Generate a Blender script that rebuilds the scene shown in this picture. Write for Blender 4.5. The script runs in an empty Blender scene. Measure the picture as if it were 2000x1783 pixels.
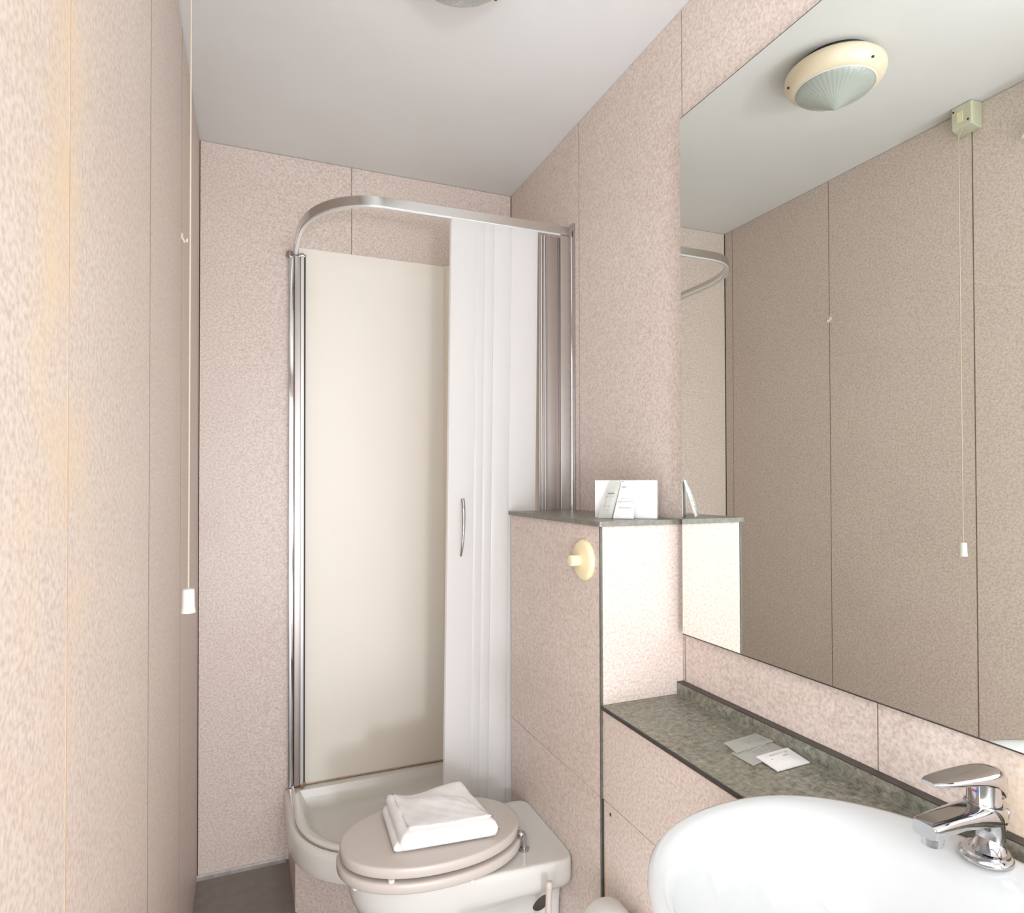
import bpy, bmesh, math, random
from mathutils import Vector, Matrix

random.seed(7)
scene = bpy.context.scene
COL = scene.collection

# ------------------------------------------------------------------ camera
CAM_Z = 1.2233
cam_data = bpy.data.cameras.new('camera')
cam = bpy.data.objects.new('camera', cam_data)
COL.objects.link(cam)
cam_data.sensor_fit = 'HORIZONTAL'
cam_data.sensor_width = 36.0
cam_data.lens = 36.0 * 1248.79 / 2000.0
cam_data.shift_x = 0.0
cam_data.shift_y = (921.84 - 891.5) / 2000.0
cam_data.clip_start = 0.02
cam.matrix_world = (Matrix.Translation((0, 0, CAM_Z))
                    @ Matrix.Rotation(math.radians(-22.1169), 4, 'Z')
                    @ Matrix.Rotation(math.radians(90 + 0.7087), 4, 'X')
                    @ Matrix.Rotation(math.radians(-0.1381), 4, 'Z'))
scene.camera = cam

# ------------------------------------------------------------------ world, light, exposure
world = bpy.data.worlds.new('world')
scene.world = world
world.use_nodes = True
bg = world.node_tree.nodes['Background']
bg.inputs['Color'].default_value = (0.98, 1.0, 1.06, 1)
bg.inputs['Strength'].default_value = 4.0


def area(name, loc, target, sx, sy, power, color):
    d = bpy.data.lights.new(name, 'AREA')
    d.shape = 'RECTANGLE'
    d.size, d.size_y = sx, sy
    d.energy = power
    d.color = color
    o = bpy.data.objects.new(name, d)
    COL.objects.link(o)
    o.location = loc
    o.rotation_euler = (Vector(target) - Vector(loc)).to_track_quat('-Z', 'Y').to_euler()
    return o


def portal(name, loc, target, sx, sy):
    o = area(name, loc, target, sx, sy, 1.0, (1, 1, 1))
    o.data.cycles.is_portal = True
    return o


# the two open doorways behind the camera let the outside daylight in
portal('doorway_portal', (0.34, -0.575, 1.025), (0.34, 2.2, 1.025), 0.92, 2.05)
portal('side_doorway_portal', (-0.18, -0.085, 1.025), (1.0, -0.085, 1.025), 0.93, 2.05)
# daylight from the bright room outside the open doorway behind the camera, plus an added low fill
area('side_doorway_daylight', (-0.23, -0.06, 1.05), (1.0, -0.06, 1.05), 0.84, 1.95, 6.0, (0.96, 0.99, 1.0))
area('window_daylight', (-0.02, -1.75, 0.84), (0.40, 2.2, 0.80), 0.20, 0.24, 22.0, (0.93, 0.98, 1.06))
area('low_ceiling_fill', (0.34, -0.62, 0.35), (0.34, 0.6, 2.2), 0.88, 0.5, 3.5, (0.97, 0.99, 1.0))  # added fill lamp, set low and aimed up to lift the ceiling

vs = scene.view_settings
vs.view_transform = 'Standard'
vs.look = 'None'
vs.gamma = 1.0
vs.use_curve_mapping = False
vs.exposure = 0.16


# ------------------------------------------------------------------ materials
def srgb(r, g, b):
    def f(c):
        c /= 255.0
        return c / 12.92 if c <= 0.04045 else ((c + 0.055) / 1.055) ** 2.4
    return (f(r), f(g), f(b), 1.0)


def new_mat(name, color, rough=0.5, metal=0.0, **kw):
    m = bpy.data.materials.new(name)
    m.use_nodes = True
    b = m.node_tree.nodes['Principled BSDF']
    b.inputs['Base Color'].default_value = color
    b.inputs['Roughness'].default_value = rough
    b.inputs['Metallic'].default_value = metal
    for k, v in kw.items():
        b.inputs[k.replace('_', ' ')].default_value = v
    return m


def nodes_of(m):
    return m.node_tree.nodes, m.node_tree.links, m.node_tree.nodes['Principled BSDF']


def noise(m, scale, detail=2.0, rough=0.5, coords='pos', dist=0.0):
    n, l, b = nodes_of(m)
    if coords == 'pos':
        g = n.new('ShaderNodeNewGeometry')
        src = g.outputs['Position']
    else:
        g = n.new('ShaderNodeTexCoord')
        src = g.outputs['Object']
    t = n.new('ShaderNodeTexNoise')
    t.inputs['Scale'].default_value = scale
    t.inputs['Detail'].default_value = detail
    t.inputs['Roughness'].default_value = rough
    t.inputs['Distortion'].default_value = dist
    l.new(src, t.inputs['Vector'])
    return t


def ramp(m, src, stops):
    n, l, b = nodes_of(m)
    r = n.new('ShaderNodeValToRGB')
    while len(r.color_ramp.elements) < len(stops):
        r.color_ramp.elements.new(0.5)
    for e, (p, c) in zip(r.color_ramp.elements, stops):
        e.position = p
        e.color = c
    l.new(src, r.inputs['Fac'])
    return r


def mixrgb(m, fac, a, bcol, mode='MIX'):
    n, l, b = nodes_of(m)
    x = n.new('ShaderNodeMix')
    x.data_type = 'RGBA'
    x.blend_type = mode
    if isinstance(fac, (int, float)):
        x.inputs[0].default_value = fac
    else:
        l.new(fac, x.inputs[0])
    for sock, v in ((x.inputs[6], a), (x.inputs[7], bcol)):
        if isinstance(v, tuple):
            sock.default_value = v
        else:
            l.new(v, sock)
    return x.outputs[2]


def bump(m, src, strength, dist=0.001):
    n, l, b = nodes_of(m)
    bp = n.new('ShaderNodeBump')
    bp.inputs['Strength'].default_value = strength
    bp.inputs['Distance'].default_value = dist
    l.new(src, bp.inputs['Height'])
    l.new(bp.outputs['Normal'], b.inputs['Normal'])


def laminate(name, stain=None):
    """pink-beige speckled wall laminate; stain = (axis, centre, half width, z low, z high)"""
    m = new_mat(name, srgb(214, 197, 186), rough=0.42)
    n, l, b = nodes_of(m)
    t = noise(m, 170, 2.0, 0.5)
    r = ramp(m, t.outputs['Fac'], [(0.33, srgb(196, 179, 167)), (0.46, srgb(209, 193, 182)),
                                   (0.56, srgb(215, 201, 190)), (0.70, srgb(223, 210, 200))])
    t2 = noise(m, 3.0, 2.0, 0.5)
    r2 = ramp(m, t2.outputs['Fac'], [(0.3, (0.965, 0.95, 0.95, 1)), (0.7, (1, 1, 1, 1))])
    col = mixrgb(m, 1.0, r.outputs['Color'], r2.outputs['Color'], 'MULTIPLY')
    if stain:
        axis, c, hw, zl, zh = stain
        g = n.new('ShaderNodeNewGeometry')
        s = n.new('ShaderNodeSeparateXYZ')
        l.new(g.outputs['Position'], s.inputs[0])
        t3 = noise(m, 7.0, 3.0, 0.6)

        def band(sock, centre, half, soft):
            a = n.new('ShaderNodeMath'); a.operation = 'SUBTRACT'
            l.new(sock, a.inputs[0]); a.inputs[1].default_value = centre
            ab = n.new('ShaderNodeMath'); ab.operation = 'ABSOLUTE'
            l.new(a.outputs[0], ab.inputs[0])
            mr = n.new('ShaderNodeMapRange')
            mr.interpolation_type = 'SMOOTHSTEP'
            mr.inputs['From Min'].default_value = half - soft
            mr.inputs['From Max'].default_value = half
            mr.inputs['To Min'].default_value = 1.0
            mr.inputs['To Max'].default_value = 0.0
            l.new(ab.outputs[0], mr.inputs['Value'])
            return mr.outputs['Result']
        f1 = band(s.outputs[axis], c, hw, hw)
        f2 = band(s.outputs[2], (zl + zh) / 2, (zh - zl) / 2, (zh - zl) * 0.3)
        mu = n.new('ShaderNodeMath'); mu.operation = 'MULTIPLY'
        l.new(f1, mu.inputs[0]); l.new(f2, mu.inputs[1])
        rr = ramp(m, t3.outputs['Fac'], [(0.38, (0, 0, 0, 1)), (0.72, (0.75, 0.75, 0.75, 1))])
        mu2 = n.new('ShaderNodeMath'); mu2.operation = 'MULTIPLY'
        l.new(mu.outputs[0], mu2.inputs[0]); l.new(rr.outputs['Color'], mu2.inputs[1])
        col = mixrgb(m, mu2.outputs[0], col, srgb(226, 200, 162))
    l.new(col, b.inputs['Base Color'])
    bump(m, t.outputs['Fac'], 0.06, 0.0006)
    return m


def worktop_mat(name):
    m = new_mat(name, srgb(112, 112, 100), rough=0.33)
    n, l, b = nodes_of(m)
    t = noise(m, 95, 6.0, 0.65, dist=0.6)
    r = ramp(m, t.outputs['Fac'], [(0.30, srgb(76, 76, 68)), (0.45, srgb(116, 114, 104)),
                                   (0.56, srgb(135, 132, 120)), (0.70, srgb(158, 154, 139))])
    t2 = noise(m, 14, 3.0, 0.5)
    r2 = ramp(m, t2.outputs['Fac'], [(0.35, (0.93, 0.99, 0.95, 1)), (0.65, (1.05, 0.99, 0.95, 1))])
    col = mixrgb(m, 1.0, r.outputs['Color'], r2.outputs['Color'], 'MULTIPLY')
    l.new(col, b.inputs['Base Color'])
    bump(m, t.outputs['Fac'], 0.15, 0.0006)
    return m


def mottled(name, c1, c2, scale, rough, metal=0.0, **kw):
    m = new_mat(name, c1, rough, metal, **kw)
    n, l, b = nodes_of(m)
    t = noise(m, scale, 3.0, 0.55)
    r = ramp(m, t.outputs['Fac'], [(0.35, c1), (0.65, c2)])
    l.new(r.outputs['Color'], b.inputs['Base Color'])
    return m


M = {}
M['lam'] = laminate('speckled_laminate')
M['lam_left'] = laminate('speckled_laminate_stained', stain=(1, 0.67, 0.20, 0.7, 2.4))
M['lam_tap'] = laminate('speckled_laminate_limescale', stain=(1, 0.50, 0.11, 0.72, 0.92))
M['lam_van'] = laminate('speckled_laminate_worn', stain=(1, 1.18, 0.035, -0.1, 0.6))
M['ceil'] = mottled('ceiling_paint', srgb(224, 224, 223), srgb(220, 219, 217), 2.5, 0.55)
M['floor'] = mottled('grey_vinyl', srgb(124, 116, 110), srgb(134, 126, 119), 30, 0.38)
M['gap'] = new_mat('joint_backing_brown', srgb(78, 60, 52), 0.9)  # dark brown backing that shows in the gaps between panels
M['joint'] = mottled('brown_joint_strip', srgb(132, 110, 98), srgb(112, 92, 82), 25, 0.8)
M['worktop'] = worktop_mat('slate_worktop')
M['edge'] = mottled('dark_edge_band', srgb(52, 47, 44), srgb(66, 61, 56), 60, 0.4)
M['strip'] = mottled('grey_green_corner_strip', srgb(88, 88, 80), srgb(104, 102, 92), 60, 0.45)
M['shelf'] = mottled('slate_shelf', srgb(104, 101, 92), srgb(124, 120, 110), 90, 0.3)
M['cer'] = new_mat('white_ceramic', srgb(198, 199, 198), 0.06)
M['cer2'] = new_mat('toilet_ceramic', srgb(208, 206, 200), 0.09)
M['seat'] = new_mat('seat_plastic', srgb(196, 187, 178), 0.22)
M['tray'] = mottled('tray_acrylic', srgb(228, 225, 217), srgb(224, 220, 210), 5, 0.14)
M['cream'] = mottled('cream_shower_panel', srgb(237, 231, 219), srgb(235, 227, 212), 1.6, 0.42)
M['cream2'] = new_mat('cream_corner_panel', srgb(232, 220, 200), 0.3)
M['chrome'] = new_mat('chrome', srgb(192, 191, 192), 0.07, 1.0)
M['chrome_soft'] = new_mat('brushed_chrome', srgb(205, 203, 200), 0.20, 1.0)
M['alu'] = new_mat('satin_aluminium', srgb(178, 170, 165), 0.38, 1.0)
M['alu_dark'] = new_mat('dark_aluminium', srgb(136, 124, 120), 0.4, 0.6)
M['alu_white'] = new_mat('pale_aluminium', srgb(216, 216, 214), 0.3, 0.4)
M['seal'] = new_mat('black_rubber_seal', srgb(40, 32, 32), 0.6)
M['door'] = new_mat('white_door_pvc', srgb(243, 243, 243), 0.28)
_n, _l, _b = nodes_of(M['door'])
_tr = _n.new('ShaderNodeBsdfTranslucent'); _tr.inputs['Color'].default_value = srgb(246, 245, 243)
_mx = _n.new('ShaderNodeMixShader'); _mx.inputs[0].default_value = 0.6
_l.new(_b.outputs[0], _mx.inputs[1]); _l.new(_tr.outputs[0], _mx.inputs[2])
_l.new(_mx.outputs[0], _n['Material Output'].inputs['Surface'])
M['cream_pl'] = new_mat('aged_cream_plastic', srgb(236, 222, 180), 0.3)
M['ring'] = mottled('aged_lamp_ring', srgb(232, 217, 193), srgb(227, 210, 182), 9, 0.35)
M['grey_pl'] = mottled('aged_grey_plastic', srgb(206, 206, 184), srgb(198, 196, 168), 20, 0.4)
M['white_pl'] = new_mat('white_plastic', srgb(226, 223, 214), 0.3)
M['dark'] = new_mat('dark_plastic', srgb(34, 32, 30), 0.5)
M['cord'] = new_mat('cream_cord', srgb(194, 180, 163), 0.8)
M['paper'] = new_mat('white_card', srgb(226, 225, 222), 0.55)
M['print'] = new_mat('grey_print', srgb(168, 166, 160), 0.6)
M['print_d'] = new_mat('dark_print', srgb(120, 120, 122), 0.6)
M['hole'] = new_mat('dark_recess', srgb(70, 62, 54), 0.6)
M['silicone'] = mottled('grey_silicone', srgb(206, 202, 196), srgb(186, 178, 168), 40, 0.4)
M['bead'] = mottled('worktop_bead', srgb(150, 149, 136), srgb(124, 124, 112), 30, 0.5)
M['rust'] = mottled('rust_stain', srgb(120, 88, 60), srgb(170, 130, 90), 120, 0.9)
M['cove'] = mottled('grey_vinyl_cove', srgb(168, 163, 158), srgb(150, 144, 138), 30, 0.4)
M['hook'] = new_mat('beige_hook_plastic', srgb(226, 212, 190), 0.4)
M['amber'] = mottled('amber_stained_joint', srgb(192, 166, 140), srgb(178, 154, 134), 14, 0.8)
M['red'] = new_mat('red_dot', srgb(200, 40, 50), 0.4)
M['blue'] = new_mat('blue_dot', srgb(20, 90, 190), 0.4)

# mirror glass, slightly green-grey silvering
M['mirror'] = new_mat('mirror_glass', srgb(239, 243, 238), 0.0, 1.0)
# frosted, ribbed lamp glass
M['lens'] = new_mat('lamp_lens_glass', srgb(216, 222, 214), 0.18, Transmission_Weight=0.45)
_n, _l, _b = nodes_of(M['lens'])
_tc = _n.new('ShaderNodeTexCoord')
_sp = _n.new('ShaderNodeSeparateXYZ'); _l.new(_tc.outputs['Object'], _sp.inputs[0])
_at = _n.new('ShaderNodeMath'); _at.operation = 'ARCTAN2'
_l.new(_sp.outputs[1], _at.inputs[0]); _l.new(_sp.outputs[0], _at.inputs[1])
_mu = _n.new('ShaderNodeMath'); _mu.operation = 'MULTIPLY'; _mu.inputs[1].default_value = 44
_l.new(_at.outputs[0], _mu.inputs[0])
_si = _n.new('ShaderNodeMath'); _si.operation = 'SINE'; _l.new(_mu.outputs[0], _si.inputs[0])
bump(M['lens'], _si.outputs[0], 0.25, 0.0008)
# clear sachet film
M['film'] = new_mat('clear_film', srgb(206, 207, 198), 0.25, Alpha=0.5)
# terry towel
M['towel'] = new_mat('white_terry', srgb(236, 233, 231), 0.95, Sheen_Weight=0.3)
_t = noise(M['towel'], 420, 2.0, 0.6)
_t2 = noise(M['towel'], 60, 2.0, 0.6)
_n, _l, _b = nodes_of(M['towel'])
_ad = _n.new('ShaderNodeMath'); _ad.operation = 'ADD'
_l.new(_t.outputs['Fac'], _ad.inputs[0]); _l.new(_t2.outputs['Fac'], _ad.inputs[1])
bump(M['towel'], _ad.outputs[0], 0.5, 0.002)


# ------------------------------------------------------------------ mesh helpers
def link(name, bm, mat, parent=None, smooth=None):
    me = bpy.data.meshes.new(name)
    bmesh.ops.recalc_face_normals(bm, faces=bm.faces[:])
    bm.to_mesh(me)
    bm.free()
    me.materials.append(M[mat] if isinstance(mat, str) else mat)
    o = bpy.data.objects.new(name, me)
    COL.objects.link(o)
    if smooth is not None:
        me.polygons.foreach_set('use_smooth', [True] * len(me.polygons))
        if smooth < 180:
            me.set_sharp_from_angle(angle=math.radians(smooth))
    if parent is not None:
        o.parent = parent
        o.matrix_parent_inverse = parent.matrix_world.inverted()
    return o


def empty(name, loc, label, cat, group=None):
    o = bpy.data.objects.new(name, None)
    o.empty_display_size = 0.05
    COL.objects.link(o)
    o.location = loc
    o.matrix_world = Matrix.Translation(loc)
    tag(o, label, cat, group)
    return o


def tag(o, label=None, cat=None, group=None, kind=None):
    if label: o['label'] = label
    if cat: o['category'] = cat
    if group: o['group'] = group
    if kind: o['kind'] = kind
    return o


def bm_box(x0, x1, y0, y1, z0, z1, bevel=0.0, seg=2):
    bm = bmesh.new()
    bmesh.ops.create_cube(bm, size=1.0)
    for v in bm.verts:
        v.co = Vector((x0 + (v.co.x + .5) * (x1 - x0), y0 + (v.co.y + .5) * (y1 - y0), z0 + (v.co.z + .5) * (z1 - z0)))
    if bevel > 0:
        bmesh.ops.bevel(bm, geom=bm.edges[:], offset=bevel, segments=seg, profile=0.7, affect='EDGES')
    return bm


def box(name, x0, x1, y0, y1, z0, z1, mat, parent=None, bevel=0.0, seg=2):
    return link(name, bm_box(x0, x1, y0, y1, z0, z1, bevel, seg), mat, parent, 40 if bevel else None)


def loft(rings, cap0=True, cap1=True, closed=True, bm=None):
    bm = bm or bmesh.new()
    vr = [[bm.verts.new(p) for p in r] for r in rings]
    n = len(rings[0])
    for a, b in zip(vr, vr[1:]):
        for i in range(n if closed else n - 1):
            j = (i + 1) % n
            bm.faces.new((a[i], a[j], b[j], b[i]))
    if cap0: bm.faces.new(vr[0])
    if cap1: bm.faces.new(vr[-1])
    return bm


def circle(c, r, n=24, axis='z', ry=None):
    ry = r if ry is None else ry
    out = []
    for i in range(n):
        a = 2 * math.pi * i / n
        u, v = r * math.cos(a), ry * math.sin(a)
        if axis == 'z': out.append((c[0] + u, c[1] + v, c[2]))
        elif axis == 'x': out.append((c[0], c[1] + u, c[2] + v))
        else: out.append((c[0] + u, c[1], c[2] + v))
    return out


def lathe(profile, c, n=32, axis='z', cap0=True, cap1=True):
    """profile: list of (radius, offset along axis)"""
    rings = []
    for r, h in profile:
        p = list(c)
        p['xyz'.index(axis)] += h
        rings.append(circle(p, r, n, axis))
    return loft(rings, cap0, cap1)


def tube(path, r, n=10, caps=True):
    pts = [Vector(p) for p in path]
    rad = r if isinstance(r, (list, tuple)) else [r] * len(pts)
    rings = []
    up = None
    for i, p in enumerate(pts):
        d = (pts[min(i + 1, len(pts) - 1)] - pts[max(i - 1, 0)]).normalized()
        if up is None:
            up = Vector((0, 0, 1)) if abs(d.z) < 0.9 else Vector((1, 0, 0))
        s = d.cross(up).normalized()
        up = s.cross(d).normalized()
        rings.append([tuple(p + rad[i] * (math.cos(2 * math.pi * k / n) * s + math.sin(2 * math.pi * k / n) * up)) for k in range(n)])
    return loft(rings, caps, caps)


def sweep(path, prof):
    """sweep a profile (offset along horizontal normal, height) along a horizontal path"""
    pts = [Vector(p) for p in path]
    rings = []
    for i, p in enumerate(pts):
        d = (pts[min(i + 1, len(pts) - 1)] - pts[max(i - 1, 0)]).normalized()
        s = Vector((d.y, -d.x, 0)).normalized()
        rings.append([tuple(p + s * a + Vector((0, 0, h))) for a, h in prof])
    return loft(rings)


def superell(t, a, b, n):
    c, s = math.cos(t), math.sin(t)
    return a * math.copysign(abs(c) ** (2 / n), c), b * math.copysign(abs(s) ** (2 / n), s)


# ------------------------------------------------------------------ room shell
XL, XR, YB, ZC = -0.1541, 0.8964, 2.2, 2.2854
YF = -0.55                     # wall behind the camera, with the doorway
BY = math.tan(math.radians(0.4609))


def yback(x):
    return YB + BY * (x - XL)


fl = tag(box('floor', XL - 0.05, XR + 0.05, YF - 0.06, YB + 0.06, -0.06, 0.0, 'floor'), kind='structure')
ce = tag(box('ceiling', XL - 0.05, XR + 0.05, YF - 0.06, YB + 0.06, ZC, ZC + 0.06, 'ceil'), kind='structure')

G = 0.0009        # half joint width
T = 0.006         # panel thickness
# the left wall stops at a side doorway just behind the camera's view
bm = bm_box(XL - 0.05, XL - T, 0.38, YB + 0.05, 0, ZC)
for (y0, y1, z0, z1) in ((YF, 0.38, 2.05, ZC),):
    b2 = bm_box(XL - 0.05, XL - T, y0, y1, z0, z1)
    me = bpy.data.meshes.new('tmp'); b2.to_mesh(me); b2.free(); bm.from_mesh(me); bpy.data.meshes.remove(me)
wl = tag(link('wall_left', bm, 'gap'), kind='structure')
cuts = [0.38, 0.684, 1.177, 1.665, 2.153, YB - 0.002]
for a, b in zip(cuts, cuts[1:]):
    box('wall_panel', XL - T, XL, a + G, b - G, 0.0, ZC - 0.0015, 'lam_left', wl)
for yj, hw in ((1.177, 0.0016), (1.665, 0.0012), (2.153, 0.0010)):
    box('joint_strip', XL - T, XL + 0.0002, yj - hw, yj + hw, 0.0, ZC - 0.002, 'joint', wl)
box('joint_sealant', XL - T, XL + 0.0004, 0.684 - 0.0011, 0.684 + 0.0011, 0.0, ZC - 0.002, 'amber', wl)

wr = tag(box('wall_right', XR + T, XR + 0.05, YF, YB + 0.05, 0, ZC, 'gap'), kind='structure')
cuts = [YF, -0.26, 0.22, 0.707, 1.1815, 1.673, yback(XR) - 0.001]
for a, b in zip(cuts, cuts[1:]):
    box('wall_panel', XR, XR + T, a + G, b - G, 0.0, ZC - 0.0015, 'lam_tap', wr)

for yj in (-0.26, 0.22, 0.707, 1.1815, 1.673):
    box('joint_strip', XR - 0.0002, XR + T, yj - 0.0009, yj + 0.0009, 0.0, ZC - 0.002, 'joint', wr)
bm = bmesh.new()
bmesh.ops.create_cube(bm, size=1.0)
for v in bm.verts:
    x = XL - 0.02 if v.co.x < 0 else XR + 0.02
    v.co = Vector((x, yback(x) + (T if v.co.y < 0 else 0.05), 0 if v.co.z < 0 else ZC))
wb = tag(link('wall_back', bm, 'gap'), kind='structure')
cuts = [XL + 0.0015, 0.3107, XR - 0.0015]
for a, b in zip(cuts, cuts[1:]):
    bm = bmesh.new()
    bmesh.ops.create_cube(bm, size=1.0)
    for v in bm.verts:
        x = a + G if v.co.x < 0 else b - G
        v.co = Vector((x, yback(x) + (0 if v.co.y < 0 else T), 0 if v.co.z < 0 else ZC - 0.0015))
    link('wall_panel', bm, 'lam', wb)
# front wall with an open doorway
bm = bmesh.new()
for (x0, x1, z0, z1) in ((XL - 0.05, -0.12, 0, ZC), (0.80, XR + 0.05, 0, ZC), (-0.12, 0.80, 2.05, ZC)):
    b2 = bm_box(x0, x1, YF - 0.05, YF, z0, z1)
    me = bpy.data.meshes.new('tmp'); b2.to_mesh(me); b2.free(); bm.from_mesh(me); bpy.data.meshes.remove(me)
tag(link('wall_front', bm, 'lam'), kind='structure')

# vinyl cove along the back wall
prof = [(0.0, 0.0), (0.016, 0.0), (0.008, 0.002), (0.004, 0.005), (0.002, 0.010), (0.0, 0.010)]
bm = loft([[(x, yback(x) - a, h) for a, h in prof] for x in (XL, 0.104)])
tag(link('baseboard_back', bm, 'cove', None, 30), kind='structure')

# ------------------------------------------------------------------ shower: plinth, tray, cream panels
TZ = 0.238


def tray_outline(x0, yf, rx, ry, x1=XR - 0.001, inset=0.0, n=14):
    """quadrant-style outline, counter-clockwise from the back right corner"""
    x0 += inset; yf += inset; x1 -= inset
    pts = [(x1, yback(x1) - 0.001 - inset), (x0, yback(x0) - 0.001 - inset)]
    for i in range(n + 1):
        a = math.pi + (math.pi / 2) * i / n
        pts.append((x0 + rx + rx * math.cos(a), yf + ry + ry * math.sin(a)))
    pts.append((x1, yf))
    return pts


def tray_ring(inset, z, x0=0.098, yf=1.708, rx=0.235, ry=0.27, r0=None):
    k = max(0.2, 1 - inset * 2.4)
    return [(x, y, z) for x, y in tray_outline(x0, yf, rx * k, ry * k, inset=inset)]


plinth_pts = [(XR - 0.001, yback(XR) - 0.001), (0.112, yback(0.112) - 0.001), (0.116, 1.925), (0.33, 1.745), (XR - 0.001, 1.735)]
bm = loft([[(x, y, 0.0) for x, y in plinth_pts], [(x, y, 0.157) for x, y in plinth_pts]])
tag(link('shower_plinth', bm, 'lam'), 'speckled pink-beige plinth board under the white shower tray', 'plinth')

tr = empty('shower_tray', (0.5, 1.95, 0.157), 'glossy off-white shower tray with rounded corner behind the toilet', 'shower tray')
rings = [tray_ring(0.012, 0.157), tray_ring(0.003, 0.158), tray_ring(0.0, 0.170), tray_ring(0.0, 0.215), tray_ring(0.003, 0.226), tray_ring(0.010, 0.232),
         tray_ring(0.028, 0.234), tray_ring(0.036, 0.236), tray_ring(0.046, 0.234), tray_ring(0.056, 0.215),
         tray_ring(0.075, 0.178), tray_ring(0.10, 0.168), tray_ring(0.16, 0.164)]
link('tray_body', loft(rings, False, True), 'tray', tr, 50)
pth = [Vector((x, y, 0)) for x, y in tray_outline(0.098, 1.708, 0.21, 0.245, inset=0.024)[1:]]
link('sealing_lip', sweep([(p.x, p.y, 0.2335) for p in pth], [(-0.004, 0.0), (0.004, 0.0), (0.004, 0.006), (-0.002, 0.011), (-0.004, 0.011)]), 'tray', tr, 50)
link('lip_shadow_gap', sweep([(p.x, p.y, 0.2325) for p in [Vector((x, y, 0)) for x, y in tray_outline(0.098, 1.708, 0.215, 0.25, inset=0.0175)[1:]]],
     [(-0.0025, 0.0), (0.0025, 0.0), (0.0025, 0.0022), (-0.0025, 0.0022)]), 'alu', tr, 50)
link('waste_cover', lathe([(0.0, 0.006), (0.03, 0.005), (0.042, 0.0)], (0.62, 1.98, 0.1645), 28, 'z', False, False), 'chrome', tr, 60)

sp = empty('shower_wall_panel', (0.4, 2.19, 0.24), 'tall cream wall panel lining the inside of the shower', 'wall panel')
bm = bmesh.new(); bmesh.ops.create_cube(bm, size=1.0)
for v in bm.verts:
    x = 0.140 if v.co.x < 0 else 0.640
    v.co = Vector((x, yback(x) - (0.006 if v.co.y < 0 else 0.0005), TZ - 0.006 if v.co.z < 0 else 1.9865))
link('back_sheet', bm, 'cream', sp)
box('side_sheet', XR - 0.006, XR - 0.0008, 1.726, 2.06, TZ - 0.004, 1.9865, 'cream', sp)
# boxed-out corner with the shower fittings
c0, c1 = (0.632, 2.196), (0.700, 2.03)
bm = loft([[(0.632, 2.1995, z), (0.640, 2.188, z), (0.70, 2.160, z), (0.74, 2.12, z), (XR - 0.002, 2.06, z), (XR - 0.002, 2.1995, z)] for z in (TZ - 0.004, 1.9865)])
link('corner_column', bm, 'cream2', sp)
link('base_sealant', loft([[(x, yback(x) - a, z) for a, z in ((0.006, 0.2345), (0.0070, 0.2335), (0.0085, 0.2335), (0.006, 0.2370))] for x in (0.16, 0.64)]), 'amber', sp, 50)
for z in (1.6273, 1.5871):
    link('screw', lathe([(0.004, 0), (0.0042, -0.002), (0.003, -0.003)], (0.6485, 2.1865, z), 14, 'y'), 'dark', sp, 60)

# ------------------------------------------------------------------ shower enclosure
en = empty('shower_enclosure', (0.5, 1.72, TZ), 'shower enclosure with curved chrome rail and folded white door', 'shower enclosure')
RZ0, RZ1 = 1.957, 1.9815
path = [(0.129, yback(0.129) - 0.028), (0.129, 2.10), (0.1292, 2.03)]
for i in range(1, 25):
    a = math.pi + (math.pi / 2) * i / 24
    x, y = superell(a, 0.205, 0.305, 2.15)
    path.append((0.335 + x, 2.018 + y))
path += [(0.42, 1.7125), (0.60, 1.711), (0.851, 1.709)]
prof = [(-0.007, 0), (0.005, 0), (0.007, 0.002), (0.007, 0.0225), (0.005, 0.0245), (-0.007, 0.0245)]
bm = sweep([(x, y, RZ0) for x, y in path], [(-a, h) for a, h in prof])
link('top_rail', bm, 'chrome_soft', en, 50)
bm = sweep([(x, y, RZ0 - 0.0045) for x, y in path], [(-0.0045, 0), (0.0045, 0), (0.0045, 0.0045), (-0.0045, 0.0045)])
link('rail_track', bm, 'alu_white', en, 50)
box('end_bracket', 0.851, 0.8795, 1.699, 1.720, 1.954, 1.979, 'alu', en, 0.002)
# right wall channel
wp = box('wall_profile', 0.850, 0.8885, 1.702, 1.722, TZ, 1.954, 'chrome_soft', en, 0.003)
box('wall_flange', 0.8885, XR - 0.0003, 1.6975, 1.724, TZ, 1.993, 'chrome', en, 0.0025)
link('round_bead', tube([(0.8860, 1.7035, TZ), (0.8860, 1.7035, 1.951)], 0.0062, 14), 'chrome', en, 60)
box('jamb_panel', 0.808, 0.850, 1.712, 1.718, TZ, 1.948, 'alu', en, 0.0015)
box('jamb_groove', 0.8462, 0.8492, 1.7095, 1.714, TZ, 1.948, 'alu_dark', en)
for k, (a, b, mt) in enumerate(((0.779, 0.786, 'alu'), (0.787, 0.7905, 'alu_white'), (0.7915, 0.797, 'alu'), (0.798, 0.8015, 'alu_white'), (0.8025, 0.8075, 'alu'))):
    box('magnet_rib', a, b, 1.704 + 0.002 * (k % 2), 1.718, TZ + 0.01, 1.946, mt, en, 0.0008)
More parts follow.
